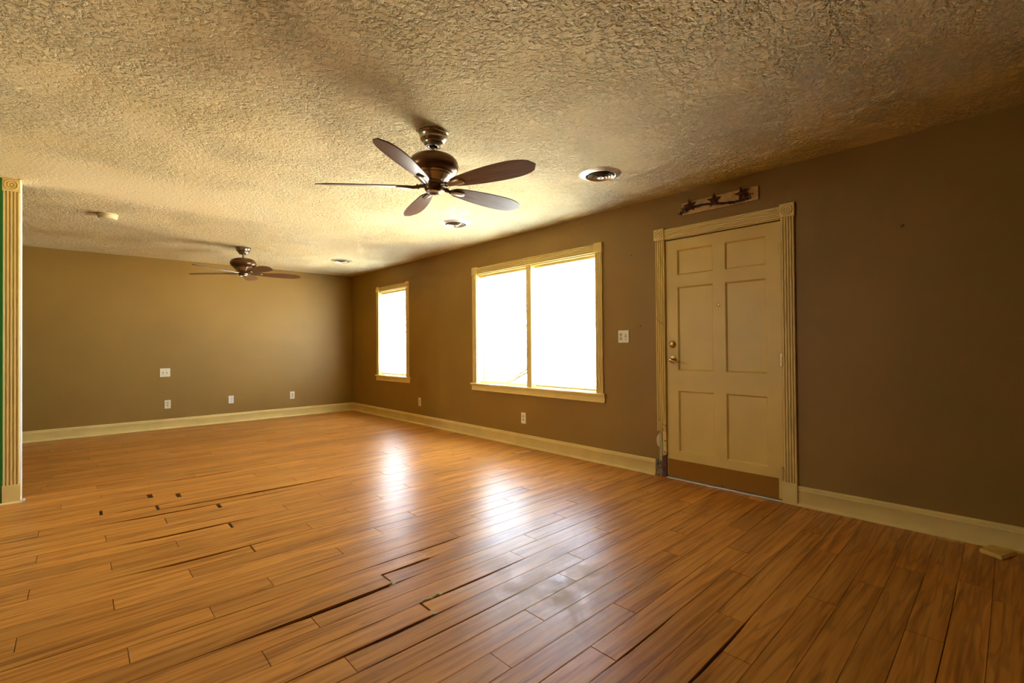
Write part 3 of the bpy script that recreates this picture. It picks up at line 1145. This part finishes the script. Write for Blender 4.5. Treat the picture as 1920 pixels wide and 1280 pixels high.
def dch(mb, nm, mt='door_cream', sm=False, par=None, lab=None):
    return child(mb, nm, mt, par or door, sm, lab)


XD = W + 0.006          # door face
y0, y1, zt, zb = 1.236, 2.152, 2.046, 0.016
rows_ = [(0.235, 0.757), (0.928, 1.640), (1.741, 1.955)]
cols_ = [(1.337, 1.642), (1.740, 2.047)]
mb = MB()
rd = 0.013              # panel recess


def grid_door():
    ysx = [y0, cols_[0][0], cols_[0][1], cols_[1][0], cols_[1][1], y1]
    zsx = [zb, rows_[0][0], rows_[0][1], rows_[1][0], rows_[1][1], rows_[2][0], rows_[2][1], zt]
    for i in range(5):
        for j in range(7):
            if i in (1, 3) and j in (1, 3, 5):
                continue
            mb.add([(XD, ysx[i], zsx[j]), (XD, ysx[i + 1], zsx[j]), (XD, ysx[i + 1], zsx[j + 1]), (XD, ysx[i], zsx[j + 1])], [(0, 1, 2, 3)])
    # sloped sticking round each panel
    for (a, b) in cols_:
        for (c, d) in rows_:
            s = 0.013
            o4 = [(XD, a, c), (XD, b, c), (XD, b, d), (XD, a, d)]
            i4 = [(XD + rd, a + s, c + s), (XD + rd, b - s, c + s), (XD + rd, b - s, d - s), (XD + rd, a + s, d - s)]
            mb.add(o4 + i4, [(0, 1, 5, 4), (1, 2, 6, 5), (2, 3, 7, 6), (3, 0, 4, 7)])
    t = 0.042
    mb.add([(XD, y0, zb), (XD, y1, zb), (XD, y1, zt), (XD, y0, zt), (XD + t, y0, zb), (XD + t, y1, zb), (XD + t, y1, zt), (XD + t, y0, zt)],
           [(0, 1, 5, 4), (1, 2, 6, 5), (2, 3, 7, 6), (3, 0, 4, 7), (4, 5, 6, 7)])


grid_door()
slab = dch(mb, 'door_slab')
for (a, b) in cols_:
    for (c, d) in rows_:
        s = 0.013
        dch(MB().box((XD + rd - .0005, a + s - .001, c + s - .001), (XD + rd + .012, b - s + .001, d - s + .001)), 'panel', par=slab)
kick = dch(MB().bbox((XD - 0.003, 1.268, 0.018), (XD + 0.001, 2.146, 0.166), 0.001), 'kick_plate', 'kick_brown', lab='brown scuffed kick plate')
# deadbolt
db = dch(MB().lathe([(0, .016), (.014, .016), (.020, .012), (.030, .006), (.032, .003), (.032, 0)], (XD, 2.097, 1.151), Y, Z, -X, 28), 'deadbolt', 'brass', True)
dch(MB().bbox((XD - .026, 2.083, 1.147), (XD - .015, 2.111, 1.155), .002), 'thumb_turn', 'brass', par=db)
# lever handle
lv = dch(MB().lathe([(0, .010), (.016, .010), (.028, .008), (.034, .003), (.034, 0)], (XD, 2.096, 1.020), Y, Z, -X, 28), 'handle_rose', 'brass', True)
dch(MB().lathe([(0, .058), (.010, .057), (.017, .050), (.018, .040), (.010, .030), (.010, .005)], (XD, 2.096, 1.020), Y, Z, -X, 20), 'handle_neck', 'brass_dark', True, par=lv)
dch(MB().tube([(XD - .048, 2.096, 1.020), (XD - .052, 2.07, 1.012), (XD - .050, 2.035, 1.000), (XD - .046, 2.005, 0.990)], 0.0085, 10, 0.005), 'lever', 'brass_dark', True, par=lv)
dch(MB().lathe([(0, .002), (.004, .002), (.005, .004), (.008, .003), (.008, 0)], (XD, 1.694, 1.461), Y, Z, -X, 16), 'peephole', 'brass_dark', True)
for (za, zb_) in [(1.811, 1.901), (0.985, 1.080), (0.150, 0.256)]:
    hg = dch(MB().tube([(XD - .006, 1.2335, za), (XD - .006, 1.2335, zb_)], 0.0055, 10), 'hinge', 'brass', True)
    dch(MB().box((XD - .0015, 1.2335, za + .003), (XD + .0005, 1.246, zb_ - .003)), 'hinge_leaf', 'brass_dark', par=hg)
# jamb and stop (thin dark gap remains round the slab)
dch(MB().box((W, DY0 - .001, 0), (W + T, DY0 + .003, DZ1)), 'jamb', 'trim_cream')
dch(MB().box((W, DY1 - .004, 0), (W + T, DY1, DZ1)), 'jamb', 'trim_chipped')
dch(MB().box((W + .002, DY0, DZ1 - .006), (W + T, DY1, DZ1)), 'head_jamb', 'trim_cream')
dch(MB().box((XD + .044, DY0, 0), (XD + .055, DY1, DZ1)), 'stop_board', 'subfloor')
dch(MB().bbox((W - .014, DY0 + .012, 0.0), (W + .05, DY1 - .002, 0.010), .003), 'threshold', 'threshold')
# casings
CW = 0.084
prf = flute_profile(CW, 0.019)
dch(MB().prism(prf, (W, DY0 - CW - .006, 0.156), Y, -X, Z, 2.064 - 0.156), 'casing', 'trim_cream', True)
dch(MB().bbox((W - .025, DY0 - CW - .008, 0), (W, DY0 - .002 + .008, 0.157), .003), 'plinth', 'trim_cream')
dch(MB().prism(prf, (W, DY1 - .004, 0.395), Y, -X, Z, 2.064 - 0.395), 'casing', 'trim_chipped', True, lab='chipped fluted casing, broken off above the floor')
dch(MB().prism(flute_profile(0.084, 0.018, 5, .008), (W, DY0 - .004, 2.062), Z, -X, Y, DY1 - DY0 + .008), 'head_casing', 'trim_cream', True)
for yy in (DY0 - CW - .014 + .003, DY1 - .006):
    r = rosette(door, (W, yy, 2.061), Y, Z, -X, 0.098)
    r.matrix_parent_inverse = parent_inv(door)
# crack across the left casing
dch(MB().tube([(W - .0195, 2.238, 1.395), (W - .020, 2.222, 1.368), (W - .0195, 2.208, 1.352), (W - .020, 2.190, 1.338), (W - .019, 2.168, 1.330)], 0.0016, 5), 'crack', 'slot_dark')
# broken foot of the left casing
dch(MB().prism([(0, .2), (.030, .185), (.032, .40), (.026, .46), (.030, .56), (.012, .555), (.008, .46), (0, .44)], (W - .001, 2.156, 0), Y, Z, -X, .012), 'bare_jamb_strip', 'trim_chipped',
    lab='splintered cream jamb strip')
dch(MB().prism([(0, 0), (.044, 0), (.042, .17), (.030, .21), (.022, .195), (.010, .235), (0, .20)], (W - .0005, 2.157, 0), Y, Z, -X, .009), 'exposed_wood', 'red_wood', lab='exposed dark red wood at the foot of the jamb')
dch(MB().prism([(0, .13), (.027, .13), (.028, .38), (.004, .385), (-.004, .28)], (W - .0005, 2.199, 0), Y, Z, -X, .004), 'old_paint_strip', 'old_green_paint', lab='strip of older olive green paint')
dch(MB().prism([(0, .255), (.018, .262), (.028, .29), (.029, .325), (.018, .355), (.002, .368)], (W - .0005, 2.226, 0), Y, Z, -X, .0035), 'bare_plaster_patch', 'bare_plaster')
dch(MB().prism([(0, .372), (.030, .378), (.030, .398), (0, .398)], (W - .0005, 2.192, 0), Y, Z, -X, .006), 'primer_patch', 'orange_primer')
mb = MB()
rg_ = random.Random(4)
for i in range(26):
    yy, zz = 2.203 + rg_.random() * .050, rg_.random() * .135
    s = rg_.uniform(.006, .014)
    mb.ball((W - .003 - rg_.random() * .004, yy, max(zz, s * .9)), s, 6, 4, (.6, 1, 1.2))
dch(mb, 'crumbled_plaster', 'rubble', lab='crumbling grey plaster in the gap beside the baseboard')

# ------------------------------------------------------------------ ceiling fans
FX = 1.61


def blade_mesh():
    """blade along +X from the root, slightly thick, rounded paddle; pitched about its own axis"""
    L0, L1 = 0.118, 0.692
    n = 22
    mb = MB()
    th = 0.006
    up, dn = [], []
    for i in range(n + 1):
        t = i / n
        x = L0 + (L1 - L0) * (1 - (1 - t) ** 1.0)
        # half width: narrow rounded root, widest at 62 %, round tip
        body = 0.034 + 0.040 * math.sin(min(1.0, t / 0.66) * math.pi / 2)
        w = body
        if t > 0.66:
            q = (t - 0.66) / 0.34
            w = 0.074 * math.sqrt(max(0.0, 1 - q ** 2.6))
        if t < 0.10:
            w *= math.sqrt(max(0.0, 1 - (1 - t / 0.10) ** 2)) * .999 + .001
        up.append((x, w))
    vs, fs = [], []
    for x, w in up:
        w = max(w, .0012)
        for s, z in ((-1, th / 2), (1, th / 2), (1, -th / 2), (-1, -th / 2)):
            vs.append((x, s * w, z))
    for i in range(n):
        a, b = i * 4, i * 4 + 4
        for j in range(4):
            fs.append((a + j, a + (j + 1) % 4, b + (j + 1) % 4, b + j))
    fs.append((0, 1, 2, 3))
    fs.append((n * 4 + 3, n * 4 + 2, n * 4 + 1, n * 4))
    mb.add(vs, fs)
    return mb


PITCH = math.radians(-15)


def rot_x(mb, ang):
    c, s = math.cos(ang), math.sin(ang)
    mb.v = [(x, y * c - z * s, y * s + z * c) for x, y, z in mb.v]
    return mb


ME_BLADE = rot_x(blade_mesh(), PITCH).mesh('blade', 'blade_walnut')


def iron_mesh():
    mb = MB()
    # arm from the rotor, rolling into a ribbed shoe under the blade root
    arm = [(0.045, 0, 0.004), (0.075, 0, 0.003), (0.105, 0, -0.004), (0.125, 0, -0.007)]
    mb.tube(arm, 0.0115, 10, 0.0105)
    mb.tube([(0.088, 0, .000), (0.100, 0, -.003)], 0.0155, 10)
    n = 10
    prof = []
    for i in range(n + 1):
        t = i / n
        x = 0.118 + 0.105 * t
        w = 0.017 + 0.009 * math.sin(min(1, t * 1.5) * math.pi / 2)
        if t > .75:
            w *= math.sqrt(max(0.02, 1 - ((t - .75) / .25) ** 2 * .75))
        prof.append((x, w))
    vs, fs = [], []
    for x, w in prof:
        h = 0.015 * (1 - (x - .118) / .105 * .45)
        for a, z in ((-w, -.0035), (-w * .82, -.0035 - h * .7), (-w * .3, -.0035 - h), (w * .3, -.0035 - h), (w * .82, -.0035 - h * .7), (w, -.0035)):
            vs.append((x, a, z))
    for i in range(n):
        a, b = i * 6, i * 6 + 6
        for j in range(5):
            fs.append((a + j, b + j, b + j + 1, a + j + 1))
        fs.append((a + 5, b + 5, b, a))
    fs.append(tuple(range(6)))
    fs.append(tuple(n * 6 + k for k in range(5, -1, -1)))
    k = len(mb.v)
    mb2 = MB().add(vs, fs)
    rot_x(mb2, PITCH)
    mb.add(mb2.v, mb2.f)
    return mb


ME_IRON = iron_mesh().mesh('blade_iron', 'pewter', True)


def make_fan():
    root = empty('ceiling_fan', (0, 0, 0))
    c = root
    MB().lathe([(0, 0), (.089, 0), (.090, -.008), (.084, -.014), (.085, -.020), (.080, -.028), (.078, -.046), (.066, -.058), (.060, -.062), (.059, -.068), (.052, -.078), (.046, -.086), (.030, -.088),
                (.026, -.086)], (0, 0, 0), X, Y, Z, 40).build('canopy', 'bronze_light', c, True)
    MB().lathe([(.013, -.070), (.013, -.128), (.026, -.140), (.034, -.148), (.034, -.156), (.0, -.156)], (0, 0, 0), X, Y, Z, 24).build('downrod', 'pewter', c, True)
    hs = MB().lathe([(0, -.138), (.060, -.139), (.100, -.146), (.128, -.160), (.145, -.182), (.150, -.206), (.146, -.228), (.132, -.244), (.116, -.252)], (0, 0, 0), X, Y, Z, 48).build(
        'motor_housing', 'bronze', c, True)
    MB().lathe([(.118, -.250), (.122, -.254), (.118, -.260), (.108, -.264), (.110, -.268), (.100, -.274), (.086, -.290), (.072, -.300), (.060, -.304)], (0, 0, 0), X, Y, Z, 48).build('trim_ring', 'bronze_light', hs, True)
    MB().lathe([(.062, -.300), (.062, -.318), (.056, -.322)], (0, 0, 0), X, Y, Z, 32).build('flywheel', 'bronze', c, True)
    sh = MB().lathe([(.050, -.316), (.055, -.320), (.056, -.338), (.052, -.350), (.046, -.358), (.040, -.362)], (0, 0, 0), X, Y, Z, 36).build('switch_housing', 'bronze', c, True)
    MB().lathe([(.046, -.356), (.045, -.362), (.036, -.367), (.030, -.366), (.0285, -.362)], (0, 0, 0), X, Y, Z, 32).build('cap_ring', 'steel', sh, True)
    MB().lathe([(.031, -.362), (.020, -.361), (0, -.360)], (0, 0, 0), X, Y, Z, 28).build('cap', 'lens_glass', sh, True)
    for k in range(5):
        b = link('blade', ME_BLADE, c)
        b.location = (0, 0, -.328)
        b.rotation_euler = (0, 0, k * 2 * math.pi / 5)
        link('blade_iron', ME_IRON, b)
    return root


fan = make_fan()
fan.location = (FX, 2.432, H)
fan.rotation_euler = (0, 0, math.radians(71.0))
tag(fan, 'near bronze five-blade ceiling fan, the larger one in view', 'ceiling fan', 'bronze ceiling fans')
fan2 = copy_tree(fan)
fan2.location = (1.635, 6.856, H)
fan2.rotation_euler = (0, 0, math.radians(-7.0))
fan2['label'] = 'far bronze five-blade ceiling fan hanging near the end wall'


# ------------------------------------------------------------------ ceiling diffusers
def make_vent():
    root = empty('ceiling_vent', (0, 0, 0))
    MB().lathe([(.112, -.001), (.108, -.012), (.114, -.016), (.124, -.013), (.140, -.006), (.153, -.002), (.156, -.0005), (.156, 0), (.112, 0)], (0, 0, 0), X, Y, Z, 56).build('flange', 'vent_metal', root, True)
    MB().lathe([(0, -.0012), (.112, -.0012), (.112, 0), (0, 0)], (0, 0, 0), X, Y, Z, 40).build('throat', 'vent_shade', root)
    for (r, z) in ((.094, -.022), (.072, -.025), (.050, -.028)):
        rg = MB().lathe([(r + .0012, z + .0012), (r, z - .0008), (r - .0015, z), (r - .0125, z + .017)], (0, 0, 0), X, Y, Z, 48).build('cone_ring', 'vent_metal', root, True)
        MB().lathe([(r + .0008, z + .0016), (r - .0112, z + .0172)], (0, 0, 0), X, Y, Z, 48).build('ring_back', 'vent_shade', rg, True, 'back of the ring, painted dark as shade')  # shade between the cones, painted onto each ring's back
    cc = MB().lathe([(0, -.033), (.010, -.032), (.014, -.029), (.026, -.030), (.028, -.028), (.016, -.012), (.006, -.011), (.006, -.001)], (0, 0, 0), X, Y, Z, 36).build('center_cone', 'vent_metal', root, True)
    MB().lathe([(0, -.036), (.005, -.035), (.006, -.031)], (0, 0, 0), X, Y, Z, 12).build('screw', 'brass_dark', cc, True)
    for k in range(3):
        a = k * 2.094 + .5
        MB().box((.02, -.003, -.0095), (.11, .003, -.0080)).build('bracket', 'vent_metal', root).rotation_euler = (0, 0, a)
    return root


vent = make_vent()
vent.location = (2.945, 2.195, H)
tag(vent, 'nearest round metal ceiling vent, right of the near fan', 'vent', 'round ceiling vents')
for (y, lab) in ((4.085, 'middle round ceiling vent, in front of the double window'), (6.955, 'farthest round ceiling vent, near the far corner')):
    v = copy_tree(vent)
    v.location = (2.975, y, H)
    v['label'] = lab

# smoke detector
sd = empty('smoke_detector', (0.262, 5.985, H))
tag(sd, 'round yellowed smoke detector on the ceiling at left', 'smoke detector')
MB().lathe([(0, 0), (.082, 0), (.083, -.010), (.078, -.014), (0, -.014)], (0, 0, 0), X, Y, Z, 36).build('base', 'smoke_plastic', sd, True)
cv = MB().lathe([(.074, -.013), (.076, -.020), (.074, -.034), (.064, -.044), (.030, -.048), (0, -.048)], (0, 0, 0), X, Y, Z, 36).build('cover', 'smoke_plastic', sd, True)
for k in range(12):
    a = k * math.pi / 6
    MB().box((.0735, -.005, -.0275), (.0756, .005, -.0255)).build('slot', 'receptacle', cv).rotation_euler = (0, 0, a)


# ------------------------------------------------------------------ wall plates
def plate(name, label, cat, o, u, n, w, h, mat, items, group='electrical plates on the walls'):
    """o = plate centre on the wall, u = horizontal axis, n = out of the wall"""
    root = empty(name, o)
    tag(root, label, cat, group)
    u, n, v = Vector(u), Vector(n), Z
    t = .006
    q = [(-w / 2, -h / 2), (w / 2, -h / 2), (w / 2, h / 2), (-w / 2, h / 2)]
    e = .003
    vs = [u * a + v * b for a, b in q] + [u * a + v * b + n * (t - e) for a, b in q] + [u * a * (1 - 2 * e / w) + v * b * (1 - 2 * e / h) + n * t for a, b in q]
    fs = [(0, 1, 5, 4), (1, 2, 6, 5), (2, 3, 7, 6), (3, 0, 4, 7), (4, 5, 9, 8), (5, 6, 10, 9), (6, 7, 11, 10), (7, 4, 8, 11), (8, 9, 10, 11), (3, 2, 1, 0)]
    MB().add(vs, fs).build('plate', mat, root)

    def bx(a0, a1, b0, b1, d0, d1):
        pts = [u * a + v * b + n * d for d in (d0, d1) for a, b in ((a0, b0), (a1, b0), (a1, b1), (a0, b1))]
        return MB().add(pts, [(0, 1, 2, 3), (4, 7, 6, 5), (0, 4, 5, 1), (1, 5, 6, 2), (2, 6, 7, 3), (3, 7, 4, 0)])
    for it in items:
        k, a, b = it[0], it[1], it[2]
        if k == 'duplex':
            for s in (-1, 1):
                c = u * a + v * (b + s * .0195)
                prof = []
                for i in range(20):
                    an = 2 * math.pi * i / 20
                    prof.append((max(-.0135, min(.0135, .0165 * math.cos(an))), .0155 * math.sin(an)))
                r = MB().prism(prof, c + n * (t - .002), u, v, n, .0045).build('receptacle', it[3], root)
                for dx, hh in ((-.0062, .0048), (.0062, .0040)):
                    p_ = c + n * (t + .0026)
                    MB().prism([(dx - .0012, .000), (dx + .0012, .000), (dx + .0012, 2 * hh), (dx - .0012, 2 * hh)], p_, u, v, n, .0004).build('slot', 'slot_dark', r)
                MB().lathe([(0, .0004), (.0026, .0004), (.0026, 0)], c + n * (t + .0026) - v * .0065, u, v, n, 10).build('ground_hole', 'slot_dark', r)
            MB().lathe([(0, .0012), (.003, .001), (.0034, 0)], u * a + v * b + n * t, u, v, n, 10).build('screw', 'steel', root)
        elif k == 'toggle':
            s_ = bx(a - .005, a + .005, b - .012, b + .012, t, t + .0012).build('toggle_slot', 'slot_dark', root)
            bx(a - .0035, a + .0035, b - .003, b + .008, t, t + .011).build('toggle', mat, root)
            for q_ in (-1, 1):
                MB().lathe([(0, .0012), (.0028, .001), (.0032, 0)], u * a + v * (b + q_ * .030) + n * t, u, v, n, 10).build('screw', 'steel', root)
        elif k == 'jack':
            MB().lathe([(0, .004), (.003, .004), (.0045, .003), (.0045, 0)], u * a + v * b + n * t, u, v, n, 12).build('jack', 'slot_dark', root, True)
        elif k == 'gfci':
            f_ = bx(a - .0165, a + .0165, b - .0335, b + .0335, t, t + .002).build('receptacle', mat, root)
            for s in (-1, 1):
                for dx in (-.006, .006):
                    bx(a + dx - .0014, a + dx + .0014, b + s * .021 - .005, b + s * .021 + .005, t + .002, t + .0024).build('slot', 'slot_dark', f_)
                MB().lathe([(0, .0004), (.0028, .0004), (.0028, 0)], u * (a + .001) + v * (b + s * .021 - .011) + n * (t + .002), u, v, n, 10).build('ground_hole', 'slot_dark', f_)
            bx(a - .010, a + .010, b + .001, b + .006, t + .002, t + .0036).build('test_button', 'slot_dark', f_)
            bx(a - .010, a + .010, b - .006, b - .001, t + .002, t + .0036).build('reset_button', 'receptacle', f_)
    return root


plate('combination_plate', 'white two-gang plate with outlet between the double window and the door', 'outlet', (W, 2.587, 1.228), -Y, -X, 0.118, 0.116, 'plate_white',
      [('duplex', -.028, 0, 'receptacle'), ('gfci', .026, 0)])
plate('wall_outlet', 'white wall outlet below the double window', 'outlet', (W, 3.945, 0.325), -Y, -X, 0.074, 0.124, 'plate_white', [('duplex', 0, 0, 'receptacle')])
plate('wall_outlet', 'narrow wall outlet between the two windows near the baseboard', 'outlet', (W, 6.152, 0.331), -Y, -X, 0.074, 0.124, 'plate_ivory', [('duplex', 0, 0, 'receptacle')])
plate('switch_plate', 'ivory two-gang switch plate above an outlet on the far wall', 'switch', (1.002, D, 0.806), X, -Y, 0.122, 0.122, 'plate_ivory', [('toggle', -.024, 0), ('toggle', .024, 0)])
plate('wall_outlet', 'leftmost ivory outlet on the far wall, below the switch plate', 'outlet', (1.031, D, 0.350), X, -Y, 0.076, 0.122, 'plate_ivory', [('duplex', 0, 0, 'receptacle')])
plate('cable_plate', 'middle plate on the far wall with two cable jacks', 'outlet', (1.839, D, 0.351), X, -Y, 0.072, 0.118, 'plate_white', [('jack', .004, .004), ('jack', 0, -.026), ('jack', .004, .036)])
plate('wall_outlet', 'rightmost outlet on the far wall, toward the corner', 'outlet', (2.749, D, 0.351), X, -Y, 0.074, 0.122, 'plate_white', [('duplex', 0, 0, 'receptacle')])

# screw hook in the dark wall right of the door
hk = empty('screw_hook', (W, 0.537, 1.876))
tag(hk, 'small dark screw anchor in the wall right of the door', 'screw')
MB().lathe([(0, .004), (.007, .0035), (.009, .001), (.009, 0)], (0, 0, 0), Y, Z, -X, 14).build('anchor', 'rust_metal', hk, True)
MB().tube([(0, 0, .001), (-.014, 0, .001), (-.019, 0, .008)], .0022, 8).build('shank', 'steel', hk, True)

# ------------------------------------------------------------------ star sign above the door
sy0, sy1, sz0, sz1 = 1.377, 1.990, 2.233, 2.338
sg = empty('star_sign', (W, (sy0 + sy1) / 2, sz0))
tag(sg, 'weathered board with three rusty stars and berry vine above the door', 'wall decor')
child(MB().bbox((W - .016, sy0, sz0), (W, sy1, sz1), .002), 'board', 'sign_board', sg)


def star(c, r, ang, depth=.012):
    mb = MB()
    pts = []
    for k in range(10):
        a = math.pi / 2 + k * math.pi / 5 + ang
        rr = r if k % 2 == 0 else r * .40
        pts.append(Vector((c[0], c[1] - rr * math.cos(a), c[2] + rr * math.sin(a))))
    vs = pts + [Vector((c[0] - depth, c[1], c[2])), Vector((c[0], c[1], c[2]))]
    fs = [(k, (k + 1) % 10, 10) for k in range(10)] + [((k + 1) % 10, k, 11) for k in range(10)]
    return mb.add(vs, fs)


STARS = [(1.912, 2.300, .062, .10), (1.708, 2.300, .062, 0.0), (1.492, 2.303, .062, .22)]
for (y, z, r, a) in STARS:
    child(star((W - .026, y, z), r, a), 'star', 'rust_metal', sg)
rv = random.Random(12)
vine = MB()
for s in range(4):
    pts = []
    for i in range(22):
        t = i / 21
        y = 1.955 - t * (1.955 - 1.43)
        z = 2.268 + .018 * math.sin(t * 5.5 + .2) + .006 * math.sin(t * 31 + s * 1.6) + rv.uniform(-.003, .003)
        pts.append((W - .020 - .004 * math.cos(t * 31 + s * 1.6), y, z))
    vine.tube(pts, .0048, 5)
for i in range(46):
    t = rv.random()
    y = 1.955 - t * .52
    z = 2.268 + .018 * math.sin(t * 5.5 + .2)
    vine.tube([(W - .020, y, z), (W - .024 - rv.random() * .006, y + rv.uniform(-.02, .02), z + rv.uniform(-.018, .018))], .0014, 4)
child(vine, 'vine', 'vine', sg)
for (yc, zc, nm) in ((1.972, 2.268, 'left'), (1.455, 2.287, 'right')):
    tw = MB()
    bd, bc = MB(), MB()
    for i in range(48 if nm == 'left' else 34):
        a, r = rv.uniform(0, 6.28), rv.uniform(.008, .046)
        y, z = yc + r * math.cos(a) * 1.0, zc + r * math.sin(a) * .95
        xo = W - .020 - rv.random() * .012
        tw.tube([(W - .018, yc + r * .2 * math.cos(a), zc + r * .2 * math.sin(a)), (xo, y, z)], .0011, 4)
        (bc if rv.random() < (.5 if nm == 'left' else .2) else bd).ball((xo - .002, y, z), rv.uniform(.0034, .0052), 6, 4)
    cl = child(tw, 'twig_cluster', 'vine', sg)
    for mbx, mt in ((bd, 'berry'), (bc, 'berry_cream')):
        o = child(mbx, 'berries', mt, cl)
        o['kind'] = 'stuff'

# ------------------------------------------------------------------ things on the floor
blk = MB()
A, B, C_, D_ = (3.6578, .2093), (3.8134 - .045, .1533 + .016), (3.7689 - .020, .0603 + .008), (3.6069, .1200)
pr_ = [A, B, C_, D_]
bm = bmesh.new()
lo = [bm.verts.new((x, y, 0.0005)) for x, y in pr_]
hi = [bm.verts.new((x, y, 0.0225)) for x, y in pr_]
bm.faces.new(lo[::-1])
bm.faces.new(hi)
for i in range(4):
    bm.faces.new((lo[i], lo[(i + 1) % 4], hi[(i + 1) % 4], hi[i]))
bmesh.ops.recalc_face_normals(bm, faces=bm.faces[:])
bmesh.ops.bevel(bm, geom=bm.edges[:], offset=.0025, segments=2, affect='EDGES')
me = bpy.data.meshes.new('wood_block')
bm.to_mesh(me)
bm.free()
me.materials.append(MATS['block_wood'])
tag(link('wood_block', me), 'small square cream wood block on the floor by the baseboard', 'wood block')
sc = MB().prism([(-.006, 0), (.006, 0), (.006, .002), (0, .0034), (-.006, .002)], (3.512, 3.773, 0.0008), Vector((.31, .95, 0)), Z, Vector((.952, -.307, 0)), .172)
tag(sc.build('slat_scrap', 'slat_white'), 'thin white strip lying on the floor below the double window', 'strip')

# ------------------------------------------------------------------ outside
ZG = -0.55
struct(MB().box((W + T, -1.0, ZG + .002), (W + T + 1.7, 9.2, -0.12)).build('porch_floor', 'deck'), 'porch floor outside the windows', 'porch')
rl = empty('porch_railing', (W + T + 1.6, 2.4, -0.12))
tag(rl, 'grey porch railing outside the windows', 'railing')
for z0_, z1_ in ((.74, .79), (-.04, .0)):
    child(MB().box((W + T + 1.57, 2.4, z0_), (W + T + 1.63, 9.1, z1_)), 'rail', 'rail_paint', rl)
for k in range(4):
    yy = 2.45 + k * 2.18
    child(MB().box((W + T + 1.555, yy - .045, -0.12), (W + T + 1.645, yy + .045, .86)), 'post', 'rail_paint', rl)
for k in range(26):
    yy = 2.62 + k * .25
    child(MB().box((W + T + 1.585, yy - .014, 0.0), (W + T + 1.615, yy + .014, .74)), 'baluster', 'rail_paint', rl)


def tree(name, label, cat, loc, h, r, seed):
    rt = empty(name, loc)
    tag(rt, label, cat, 'greenery outside')
    rg = random.Random(seed)
    MB().tube([(0, 0, 0), (.05, .03, h * .35), (0, .05, h * .75)], .05 + h * .02, 8, .03).build('trunk', 'bark', rt, True)
    fol = MB()
    for i in range(900):
        a, b, q = rg.uniform(0, 6.283), rg.uniform(-1, 1), rg.random() ** .4
        s = math.sqrt(1 - b * b)
        c = Vector((math.cos(a) * s * r * q, math.sin(a) * s * r * q, h * .66 + b * h * .34 * q))
        u = Vector((rg.gauss(0, 1), rg.gauss(0, 1), rg.gauss(0, 1))).normalized()
        v = u.orthogonal().normalized()
        k = r * rg.uniform(.07, .13)
        fol.add([c - u * k, c + v * k * .5, c + u * k, c - v * k * .5], [(0, 1, 2, 3)])
    f = fol.build('foliage', 'leaf', rt)
    f['kind'] = 'stuff'
    return rt
